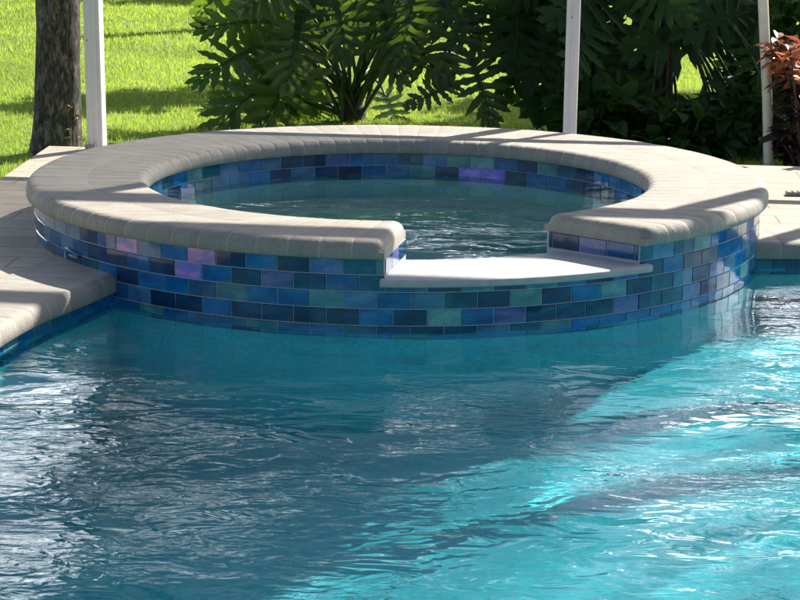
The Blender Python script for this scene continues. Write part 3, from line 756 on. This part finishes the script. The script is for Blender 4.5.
# ------------------------------------------------------------------ plants
def philo_leaf(mb, base, tip, nrm, wid=.46, lobes=8, tint=.5, droop=.25, rnd=random):
    """a deeply lobed leaf: midrib from base to tip, finger lobes with wavy teeth on both sides"""
    base, tip = Vector(base), Vector(tip); ax = tip-base; L = ax.length; ax.normalize()
    nrm = (Vector(nrm)-ax*Vector(nrm).dot(ax)).normalized(); sd = ax.cross(nrm)
    def pt(u, v):        # u along the midrib, v to the side (both / L)
        z = -droop*(u*u) - .35*v*v*(.6+droop) + .10*abs(v)
        return base+ax*(u*L)+sd*(v*L)+nrm*((z)*L*.55)
    tt = lambda x: (min(1, max(0, x)),)*3+(1,)
    for sg in (-1, 1):
        for i in range(lobes):
            f = i/(lobes-1); u0 = -.04+f*.93; u1 = u0+.95/lobes
            ang = R_(128-104*f+rnd.uniform(-7, 7))            # from back-swept to forward
            ln = wid*(.62+.62*math.sin(math.pi*min(1, .18+f*.8)))*rnd.uniform(.85, 1.12)*(1-.35*f)
            um = (u0+u1)/2; du, dv = math.cos(ang)*ln, math.sin(ang)*ln
            wl = .95/lobes*.62
            px, pv = -math.sin(ang), math.cos(ang)             # across the lobe
            row = []
            for (k, ww) in ((0, 1.05), (.14, .82), (.32, .72), (.47, .95), (.58, .62), (.72, .72), (.83, .42), (1, .02)):
                cu, cv = um+du*k, .004+dv*k
                bend = .10*k*k*ln*(1 if f < .5 else -.2)
                jw = wl*ww*rnd.uniform(.85, 1.1)
                row.append(((cu-bend+px*jw), (cv+pv*jw), (cu-bend-px*jw), (cv-pv*jw)))
            vs = []
            for q_, (a, b, c, d) in enumerate(row):
                mid = pt((a+c)/2, sg*max((b+d)/2, 0)) - nrm*L*.020*(1-q_/6.5)
                vs += [pt(a, sg*max(b, 0)), mid, pt(c, sg*max(d, 0))]
            fs = [f_ for j in range(len(row)-1) for f_ in ((3*j, 3*j+1, 3*j+4, 3*j+3), (3*j+1, 3*j+2, 3*j+5, 3*j+4))]
            if sg < 0: fs = [q[::-1] for q in fs]
            mb.add(vs, fs, tint=tt(tint+rnd.uniform(-.22, .22)))
    # midrib web and terminal lobe
    vs = []; 
    for k in range(7):
        u = k/6*1.12; wv = .05*(1-k/6.3); vs += [pt(u, wv)-nrm*.004, pt(u, -wv)-nrm*.004]
    mb.add(vs, [(2*j, 2*j+1, 2*j+3, 2*j+2) for j in range(6)], tint=tt(tint+.1))
    vs = []
    for k in range(7): u = k/6*1.02; wv = .011*(1-k/7); vs += [pt(u, wv)+nrm*.003, pt(u, -wv)+nrm*.003]
    mb.add(vs, [(2*j, 2*j+1, 2*j+3, 2*j+2) for j in range(6)], tint=(1, 1, 1, 1))
def arc_pts(a, b, sag, n=7):
    a, b = Vector(a), Vector(b); d = b-a
    return [a+d*(k/n)+Vector((0, 0, sag*4*(k/n)*(1-k/n))) for k in range(n+1)]
def philodendron(root, label, m, leaf_list, stem_pts=None, head=None, twigs=(), group='split-leaf philodendrons behind the spa'):
    """leaf_list: (base point, tip point, normal, width, tint)"""
    t = empty('philodendron', root, label, 'plant', group); rn = random.Random(int(abs(root[0])*100)+5)
    ml, ms = MB(), MB(); root = Vector(root)
    for (b, tp, nr, wd, ti) in leaf_list:
        philo_leaf(ml, b, tp, nr, wd, tint=ti, droop=rn.uniform(.1, .45), lobes=rn.choice((7, 8, 9)), rnd=rn)
        hd = (Vector(head) if head else root)+Vector((rn.uniform(-.06, .06), rn.uniform(-.06, .06), rn.uniform(.0, .18)))
        tube(ms, arc_pts(hd, b, rn.uniform(.02, .16)), [.013-.0011*k for k in range(8)], 6)
    for p_ in twigs: tube(ms, p_, [.006, .005, .003], 5)
    ml.build('leaves', m, t); ms.build('leaf_stalks', M_STALK, t, smooth=True)
    mb = MB(); tube(mb, stem_pts or [root-Vector((0, 0, .12)), root+Vector((.01, 0, .05)), root+Vector((-.01, .01, .14)), root+Vector((0, 0, .2))], [.075, .07, .06, .03], 12); mb.build('stem', M_STEM, t, smooth=True)
    return t
rp = random.Random(12)
def cloud(n, xr, yr, dr, m=None, seed=1, avoid=()):
    g = random.Random(seed); out = []
    while len(out) < n:
        bx, by = g.uniform(*xr), g.uniform(*yr); d = g.uniform(*dr)
        a = g.uniform(-2.4, 2.4); ln = g.uniform(60, 105)
        tx, ty = bx+math.sin(a)*ln*.8, by+abs(math.cos(a))*ln*.75+8
        if any((tx-ax)**2+(ty-ay)**2 < r*r or ((bx+tx)/2-ax)**2+((by+ty)/2-ay)**2 < r*r or (bx-ax)**2+(by-ay)**2 < r*r for ax, ay, r in avoid): continue
        out.append((at(bx, by, d), at(tx, ty, d-g.uniform(0, .35)), Vector((g.uniform(-.5, .5), -.9, g.uniform(.0, .7))), g.uniform(.38, .55), g.random()*.6))
    return out
# 1: the big plant left of centre; leaves given by where the photograph shows them (px base, px tip, depth base, depth tip)
def LP(bx, by, tx, ty, y0, y1, wd=.5, ti=.5, up=(0, -.55, .8)):
    return (at(bx, by, y0), at(tx, ty, y1), Vector(up)+Vector((rp.uniform(-.3, .3), rp.uniform(-.2, .2), rp.uniform(-.2, .2))), wd, ti)
l1 = [LP(268, 42, 196, 70, 3.5, 3.3, .52, .7, (-.3, -.8, .6)), LP(275, 20, 205, 20, 3.6, 3.4, .5, .6, (-.2, -.8, .6)), LP(285, 70, 208, 118, 3.5, 3.2, .5, .45, (-.3, -.8, .5)),
      LP(300, 60, 262, 125, 3.4, 3.1, .5, .3, (0, -.9, .3)), LP(262, 0, 225, -60, 3.7, 3.6, .5, .6, (0, -.8, .5)), LP(300, 10, 290, 82, 3.3, 3.0, .5, .2, (0, -.9, .2)),
      LP(320, -10, 270, -60, 3.7, 3.4, .5, .5), LP(335, -5, 345, 55, 3.2, 2.9, .42, .35, (0, -.9, .3)), LP(380, 0, 395, 70, 3.3, 3.0, .5, .2, (0, -.9, .3)), LP(405, 30, 440, 75, 3.4, 3.1, .5, .25, (0, -.9, .3)),
      LP(360, -30, 330, -90, 3.7, 3.5, .5, .6), LP(430, -10, 480, 40, 3.4, 3.2, .5, .3), LP(420, -50, 460, -90, 3.7, 3.5, .5, .5), LP(300, 95, 235, 142, 3.8, 3.7, .4, .9, (-.2, -.6, .8)), 
      LP(345, 30, 300, 20, 4.4, 4.6, .5, .8), LP(395, 60, 420, 30, 4.5, 4.7, .45, .9), LP(470, 55, 495, 118, 3.1, 2.9, .45, .15, (0, -.9, .2)), LP(452, 84, 408, 104, 3.0, 2.9, .34, .1, (0, -.9, .3)), LP(462, 20, 440, 70, 3.2, 3.0, .45, .2, (0, -.9, .2)),
      LP(315, 45, 268, 95, 3.9, 3.8, .5, .5), LP(250, 95, 192, 108, 4.0, 4.0, .4, .95), LP(270, 110, 205, 130, 4.1, 4.1, .36, .95)]
l1 += [LP(bx, by, tx, ty, 3.9, 3.7, .46, .5, (0, -.8, .5)) for bx, by, tx, ty in ((300, 88, 262, 134), (330, 100, 290, 138), (255, 70, 215, 100), (310, 75, 285, 120), (240, 110, 200, 132), (385, 95, 402, 128), (290, 30, 240, 60))]
l1 += [x for x in cloud(18, (285, 520), (-75, 8), (3.2, 4.0), seed=9, avoid=((345, 60, 26), (300, 95, 22), (420, 90, 20)))]
philodendron(at(352, 124, 3.75)-Vector((0, 0, .0)), 'big split-leaf philodendron on the lawn left of the middle post, leaves spreading low', M_PHILO, l1)
l4 = [(Vector((-.75, 5.6, .25))+Vector((math.cos(a)*r, math.sin(a)*r*.6, h)), Vector((-.75, 5.6, .1))+Vector((math.cos(a)*(r+.42), math.sin(a)*(r+.4)*.6, h-.12)), Vector((.4*math.cos(a), -.9, .25)), .5, .95)
      for a, r, h in [(rp.uniform(0, 6.28), rp.uniform(.1, .35), rp.uniform(.2, 1.35)) for _ in range(26)]]
philodendron((-.75, 5.6, -.03), 'lighter sunlit philodendron seen through the stalks of the big one', M_PHILO, l4)
# 2 and 3: the dark mass right of the middle post
GAPS = ((664, 60, 22), (720, 56, 27), (692, 108, 27), (600, 72, 18))
philodendron(at(575, 150, 3.3), 'dark split-leaf philodendron shading the white middle post, leaves hanging low', M_PHILO_SHADE,
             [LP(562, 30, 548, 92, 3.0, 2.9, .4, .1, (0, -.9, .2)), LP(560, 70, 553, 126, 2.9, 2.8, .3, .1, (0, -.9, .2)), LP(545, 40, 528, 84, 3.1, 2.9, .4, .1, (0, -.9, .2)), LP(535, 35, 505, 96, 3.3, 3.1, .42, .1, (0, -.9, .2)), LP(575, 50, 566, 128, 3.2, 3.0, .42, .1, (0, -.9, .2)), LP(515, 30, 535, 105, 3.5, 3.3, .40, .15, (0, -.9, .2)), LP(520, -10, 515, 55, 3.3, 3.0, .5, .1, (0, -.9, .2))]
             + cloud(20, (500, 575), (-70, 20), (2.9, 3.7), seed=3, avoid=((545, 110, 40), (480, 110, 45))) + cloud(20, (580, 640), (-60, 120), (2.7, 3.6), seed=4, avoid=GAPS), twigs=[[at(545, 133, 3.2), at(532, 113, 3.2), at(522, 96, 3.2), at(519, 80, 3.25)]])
philodendron(at(665, 152, 3.5), 'tall dark philodendron with a bare brown stem right of the middle post', M_PHILO_SHADE,
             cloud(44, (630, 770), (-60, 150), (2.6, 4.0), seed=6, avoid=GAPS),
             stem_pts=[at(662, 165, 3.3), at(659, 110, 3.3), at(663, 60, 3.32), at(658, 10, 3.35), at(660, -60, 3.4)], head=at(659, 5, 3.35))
# low dark bushes at the deck edge on the right
def leafy(mb, c, n, rad, size, rn, tint=lambda r: r.random(), shape='ovate'):
    for _ in range(n):
        d = Vector((rn.gauss(0, 1), rn.gauss(0, 1), rn.gauss(0, 1))); d = d.normalized()*(rn.random()**.5)
        p = Vector(c)+Vector((d.x*rad[0], d.y*rad[1], d.z*rad[2]))
        ovate(mb, p, Vector((d.x+rn.uniform(-.6, .6), d.y+rn.uniform(-.6, .6), d.z*.4+rn.uniform(-.7, .5))), size*rn.uniform(.7, 1.3), rn, tint(rn))
def ovate(mb, p, ax, L, rn, tint, w=.27):
    ax = Vector(ax).normalized(); nr = Vector((rn.uniform(-.6, .6), rn.uniform(-.6, .6), 1)); nr = (nr-ax*nr.dot(ax)).normalized(); sd = ax.cross(nr)
    vs = [p]; 
    for (u, wv, dz) in ((.25, .8, .04), (.5, 1, .05), (.78, .62, -.02)): vs += [p+ax*L*u+sd*L*w*wv+nr*L*(dz+.06), p+ax*L*u+nr*L*dz, p+ax*L*u-sd*L*w*wv+nr*L*(dz+.06)]
    vs.append(p+ax*L-nr*L*.12)
    fs = [(0, 2, 1), (0, 3, 2)]+[q for k in (0, 3) for q in ((1+k, 2+k, 5+k, 4+k), (2+k, 3+k, 6+k, 5+k))]+[(7, 8, 10), (8, 9, 10)]
    tint = tint if isinstance(tint, tuple) else (tint,)*3+(1,)
    mb.add(vs, fs, tint=tint)
rb = random.Random(44)
def low_bush(px, py, y, rad, n, label):
    c = at(px, py, y); t = empty('low_bush', (c.x, c.y, -.03), label, 'bush', 'low dark bushes along the planting bed')
    mb = MB(); leafy(mb, c, n, rad, .13, rb, lambda r: r.random()*.7); mb.build('foliage', M_PHILO_SHADE, t)
    mb = MB()
    for k in range(6): tube(mb, [(c.x+rb.uniform(-.05, .05), c.y+rb.uniform(-.05, .05), -.05), c+Vector((rb.uniform(-.7, .7)*rad[0], rb.uniform(-.5, .5)*rad[1], rb.uniform(0, .6)*rad[2]))], [.012, .005], 6)
    mb.build('stems', M_STEM, t)
low_bush(600, 128, 2.6, (.26, .25, .24), 260, 'low dark leafy bush just right of the white middle post')
low_bush(680, 140, 2.5, (.26, .25, .18), 240, 'low dark leafy bush below the bare brown philodendron stem')
low_bush(738, 140, 2.6, (.24, .25, .28), 300, 'low dark leafy bush left of the slim round pole')
low_bush(795, 60, 3.0, (.30, .25, .55), 420, 'tall dark bush behind the red-leaved shrub at the right edge')
c = Vector((-1.0, 5.4, .95)); t = empty('shrub', (c.x, c.y, -.03), 'leafy green shrub just beyond the big philodendron, throwing shade on the lawn', 'shrub')
mb = MB(); leafy(mb, c, 420, (.5, .5, .32), .17, rb, lambda r: r.random()); mb.build('foliage', M_PHILO, t)
mb = MB()
for k in range(5): tube(mb, [(c.x+.5, c.y+.1*k, -.05), c+Vector((rb.uniform(-.3, .3), rb.uniform(-.3, .3), 0))], [.014, .006], 6)
mb.build('stems', M_STEM, t)
# red-leaved shrub
c = at(812, 160, 2.0); t = empty('copperleaf_shrub', (c.x, c.y, -.03), 'red and copper leaved shrub at the right edge beside the round pole', 'shrub')
ml, ms = MB(), MB(); rs = random.Random(5)
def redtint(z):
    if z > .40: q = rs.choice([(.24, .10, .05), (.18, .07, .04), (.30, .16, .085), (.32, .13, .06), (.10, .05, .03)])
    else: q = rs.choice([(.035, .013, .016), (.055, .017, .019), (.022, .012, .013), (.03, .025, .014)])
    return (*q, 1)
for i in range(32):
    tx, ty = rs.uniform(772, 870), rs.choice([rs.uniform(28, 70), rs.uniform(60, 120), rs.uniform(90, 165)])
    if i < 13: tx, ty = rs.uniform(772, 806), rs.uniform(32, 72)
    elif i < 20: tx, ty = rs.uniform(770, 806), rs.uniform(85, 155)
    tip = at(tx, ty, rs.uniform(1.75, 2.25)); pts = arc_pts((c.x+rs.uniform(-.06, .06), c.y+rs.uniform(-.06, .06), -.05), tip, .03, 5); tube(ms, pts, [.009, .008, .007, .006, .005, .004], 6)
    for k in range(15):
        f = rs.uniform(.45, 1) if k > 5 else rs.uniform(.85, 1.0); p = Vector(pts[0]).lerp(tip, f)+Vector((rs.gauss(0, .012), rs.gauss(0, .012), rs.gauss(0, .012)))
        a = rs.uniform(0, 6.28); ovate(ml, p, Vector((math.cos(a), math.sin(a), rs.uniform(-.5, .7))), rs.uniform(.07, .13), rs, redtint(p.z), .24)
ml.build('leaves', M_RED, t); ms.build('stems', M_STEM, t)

# ------------------------------------------------------------------ palms and trees
def trunk_mesh(mb, pts, rad, n=40, rough=.05, seed=0, sub=16):
    c = catmull(pts, sub); R = np.interp(np.linspace(0, 1, len(c)), np.linspace(0, 1, len(rad)), rad); vs = []; fs = []
    for i, p in enumerate(c):
        for k in range(n):
            a = 2*math.pi*k/n; d = Vector((math.cos(a), math.sin(a), 0))
            q = mnoise.fractal(Vector((d.x*2.2, d.y*2.2, p.z*1.6+seed)), 1, 2, 5)
            q2 = abs(mnoise.noise(Vector((d.x*5, d.y*5, p.z*4+seed))))
            vs.append(p+d*R[i]*(1+rough*q*1.3-rough*.9*q2))
    for i in range(len(c)-1):
        for k in range(n): fs.append((i*n+k, i*n+(k+1) % n, (i+1)*n+(k+1) % n, (i+1)*n+k))
    mb.add(vs, fs)
def frond(mb, p, az, el, L, rn, tint):
    d = Vector((math.cos(az), math.sin(az), 0)); n = 22; sd = Vector((-d.y, d.x, 0))
    P = [Vector(p)+d*(L*math.cos(el)*(k/n)*(1-.15*(k/n)))+Vector((0, 0, L*(math.sin(el)*(k/n)-(.75)*(k/n)**2))) for k in range(n+1)]
    for k in range(2, n):
        for sg in (-1, 1):
            ll = .42*L*.5*math.sin(math.pi*(.15+.8*k/n))+.1; b = P[k]; t = (P[min(k+1, n)]-P[k-1]).normalized()
            e = b+(sd*sg*.9+t*.6+Vector((0, 0, -.55)))*ll; m_ = (b+e)/2+Vector((0, 0, .06)); w_ = t*.022
            mb.add([b-w_, b+w_, m_+w_, m_-w_, e], [(0, 1, 2, 3), (3, 2, 4)], tint=(tint,)*3+(1,))
    for a, b in zip(P, P[1:]): mb.add([a-sd*.015, a+sd*.015, b+sd*.012, b-sd*.012], [(0, 1, 2, 3)], tint=(tint,)*3+(1,))
def palm(base, pts, rad, label, h_crown, fr=18, seed=1, sprouts=()):
    t = empty('palm_tree', base, label, 'palm', 'palms on the lawn'); rn = random.Random(seed)
    mb = MB(); trunk_mesh(mb, pts, rad, seed=seed); mb.build('trunk', M_BARK, t, smooth=True)
    mb = MB()
    for k in range(fr): frond(mb, pts[-1], k*2.4+rn.uniform(-.2, .2), rn.uniform(-.2, 1.2), rn.uniform(1.5, 2.0), rn, rn.random())
    mb.build('crown', M_TREELEAF, t)
    if sprouts:
        for s in sprouts:
            mb = MB(); tube(mb, [Vector(s)+Vector((0, .03, 0)), Vector(s)], .003, 5, tint=(.1, .06, .02, 1))
            for _ in range(3): ovate(mb, s, (rn.uniform(-1, 1), -.4, rn.uniform(-.6, .8)), rn.uniform(.018, .034), rn, (*rn.choice([(.17, .13, .05), (.13, .10, .04), (.14, .15, .05)]), 1))
            mb.build('sprout', M_RED, t)
    return t
b = at(58, 158, 2.35)
palm((b.x, b.y, -.03), [(b.x-.015, b.y, -.10), (b.x, b.y, .12), (b.x+.02, b.y, .5), (b.x+.05, b.y, 1.1), (b.x+.16, b.y+.05, 1.9), (b.x+.30, b.y+.15, 3.4), (b.x+.4, b.y+.2, 5.2)],
     [.145, .120, .108, .105, .10, .10, .09], 'weathered grey palm trunk behind the white corner post at the left', 5.2, seed=3,
     sprouts=[at(71, 108, 2.23), at(76, 114, 2.24), at(70, 130, 2.23), at(77, 120, 2.24), at(79, 140, 2.23), at(68, 138, 2.23)])
b = at(246, 34, 11.0)
t = empty('tree_stump', (b.x, b.y, -.03), 'tall grey stump on the lawn seen above the leaves of the big philodendron', 'stump')
mb = MB(); trunk_mesh(mb, [Vector((b.x, b.y, -.1)), Vector((b.x, b.y, .3)), Vector((b.x+.02, b.y, 1.0)), Vector((b.x, b.y, 1.55))], [.20, .165, .15, .145], seed=8); mb.build('trunk', M_BARK, t, smooth=True)
mb = MB(); tube(mb, [Vector((b.x, b.y, 1.54)), Vector((b.x, b.y, 1.565))], .135, 24); mb.build('cut_face', M_BRACKET, t)
def tree(base, H, cr, label, n, seed, m=M_TREELEAF, leaf=.16, low=.35):
    t = empty('shade_tree', base, label, 'tree', 'tall trees beyond the lawn'); rn = random.Random(seed); b = Vector(base)
    mb = MB(); trunk_mesh(mb, [b-Vector((0, 0, .2)), b+Vector((0, 0, H*.2)), b+Vector((.1, 0, H*.4)), b+Vector((0, .1, H*.75))], [H*.035, H*.028, H*.022, H*.008], n=14, seed=seed, sub=5)
    cl = []
    for k in range(26):
        a = rn.uniform(0, 6.28); f = rn.random()**.6; z = rn.uniform(low, 1)
        rr = cr*math.sin(math.pi*min(.97, .22+.72*(z-low)/(1-low)))
        c = b+Vector((math.cos(a)*rr*f, math.sin(a)*rr*f, z*H)); cl.append((c, cr*rn.uniform(.2, .36)))
        tube(mb, [b+Vector((0, 0, H*rn.uniform(.25, .5))), c], [H*.012, H*.003], 6)
    mb.build('trunk', M_STEM, t)
    mb = MB()
    for c, r in cl:
        for _ in range(n//26):
            d = Vector((rn.gauss(0, 1), rn.gauss(0, 1), rn.gauss(0, 1))).normalized()*r*rn.random()**.35
            p = c+Vector((d.x, d.y, d.z*.7)); a = Vector((rn.gauss(0, 1), rn.gauss(0, 1), rn.gauss(0, .6))).normalized(); q = a.cross(Vector((rn.gauss(0, 1), rn.gauss(0, 1), rn.gauss(0, 1)))).normalized(); s = leaf*rn.uniform(.6, 1.3)
            mb.add([p, p+a*s*.5+q*s*.3, p+a*s, p+a*s*.5-q*s*.3], [(0, 1, 2, 3)], tint=(rn.random(),)*3+(1,))
    mb.build('crown', m, t)
tree((2.6, 21, 0), 5.6, 3.2, 'tall broad tree beyond the lawn, behind the dark philodendrons', 9000, 1, leaf=.34, low=.14)
tree((-1.9, 27, 0), 7.8, 3.2, 'tall tree far beyond the lawn, behind the far palm', 8000, 2, leaf=.40, low=.14)
tree((13.5, 24, 0), 6.0, 3.4, 'tall tree beyond the lawn at the right', 7000, 3, leaf=.40, low=.14)
tree((4.4, 6.6, 0), 4.6, 1.7, 'unseen small dense tree added behind to shade the dark philodendrons', 6500, 4, leaf=.17, low=.55)  # out of view, added to shade the plants in front

# unseen strip of foliage added to block the bright horizon
t = empty('added_hedge', (0, 33, 0), 'unseen strip of green foliage added beyond the lawn to block the bright horizon', 'added_hedge')
rn = random.Random(77); mb = MB()
for _ in range(16000):
    p = Vector((rn.uniform(-24, 30), 33+rn.gauss(0, .7), 0)); p.z = rn.random()**.7*(3.4+.9*mnoise.noise(Vector((p.x*.35, 0, 3)))+.5*mnoise.noise(Vector((p.x*1.3, 0, 8))))
    a = Vector((rn.gauss(0, 1), rn.gauss(0, .5), rn.gauss(0, .8))).normalized(); q = a.cross(Vector((rn.gauss(0, 1), rn.gauss(0, 1), rn.gauss(0, 1)))).normalized(); z_ = rn.uniform(.3, .6)
    mb.add([p, p+a*z_*.5+q*z_*.3, p+a*z_, p+a*z_*.5-q*z_*.3], [(0, 1, 2, 3)], tint=(rn.random(),)*3+(1,))
mb.build('foliage', M_TREELEAF, t)
# unseen house behind the camera, added to cut glare and fill light
M_STUCCO = m_plain('stucco', (.13, .115, .10), .9, nscale=60, var=.08, bump=.3); M_ROOF = m_plain('roof_tile', (.20, .13, .10), .8, nscale=8, var=.25, bump=.4)  # stucco colour darkened in place of porch shade
M_GLASS = m_plain('dark_window', (.02, .025, .03), .06, nscale=3)
t = empty('house', (1, -12, 0), 'unseen house, its walls darkened as in shade, with tiled roof and sliding doors behind the pool', 'house')
mb = MB(); box(mb, (1, -13.5, 1.45), (17, 6, 3.0), 0, .02); mb.build('wall', M_STUCCO, t)
mb = MB(); mb.add([(-8.3, -9.7, 2.75), (10.3, -9.7, 2.75), (10.3, -17.2, 2.75), (-8.3, -17.2, 2.75), (-4.5, -13.5, 4.6), (6.5, -13.5, 4.6)], [(0, 1, 5, 4), (1, 2, 5), (2, 3, 4, 5), (3, 0, 4), (3, 2, 1, 0)]); mb.build('roof', M_ROOF, t)
for x in (-4.2, .2, 4.6):
    mb = MB(); box(mb, (x, -10.49, 1.12), (2.6, .06, 2.15), 0, .01); f = mb.build('sliding_door', M_POST, t)
    mb = MB(); box(mb, (x-.63, -10.455, 1.12), (1.18, .02, 2.0), 0, 0); box(mb, (x+.63, -10.455, 1.12), (1.18, .02, 2.0), 0, 0); g_ = mb.build('pane', M_GLASS, t); g_.parent = f; g_.matrix_parent_inverse = Matrix.Identity(4); g_.matrix_local = Matrix.Identity(4)
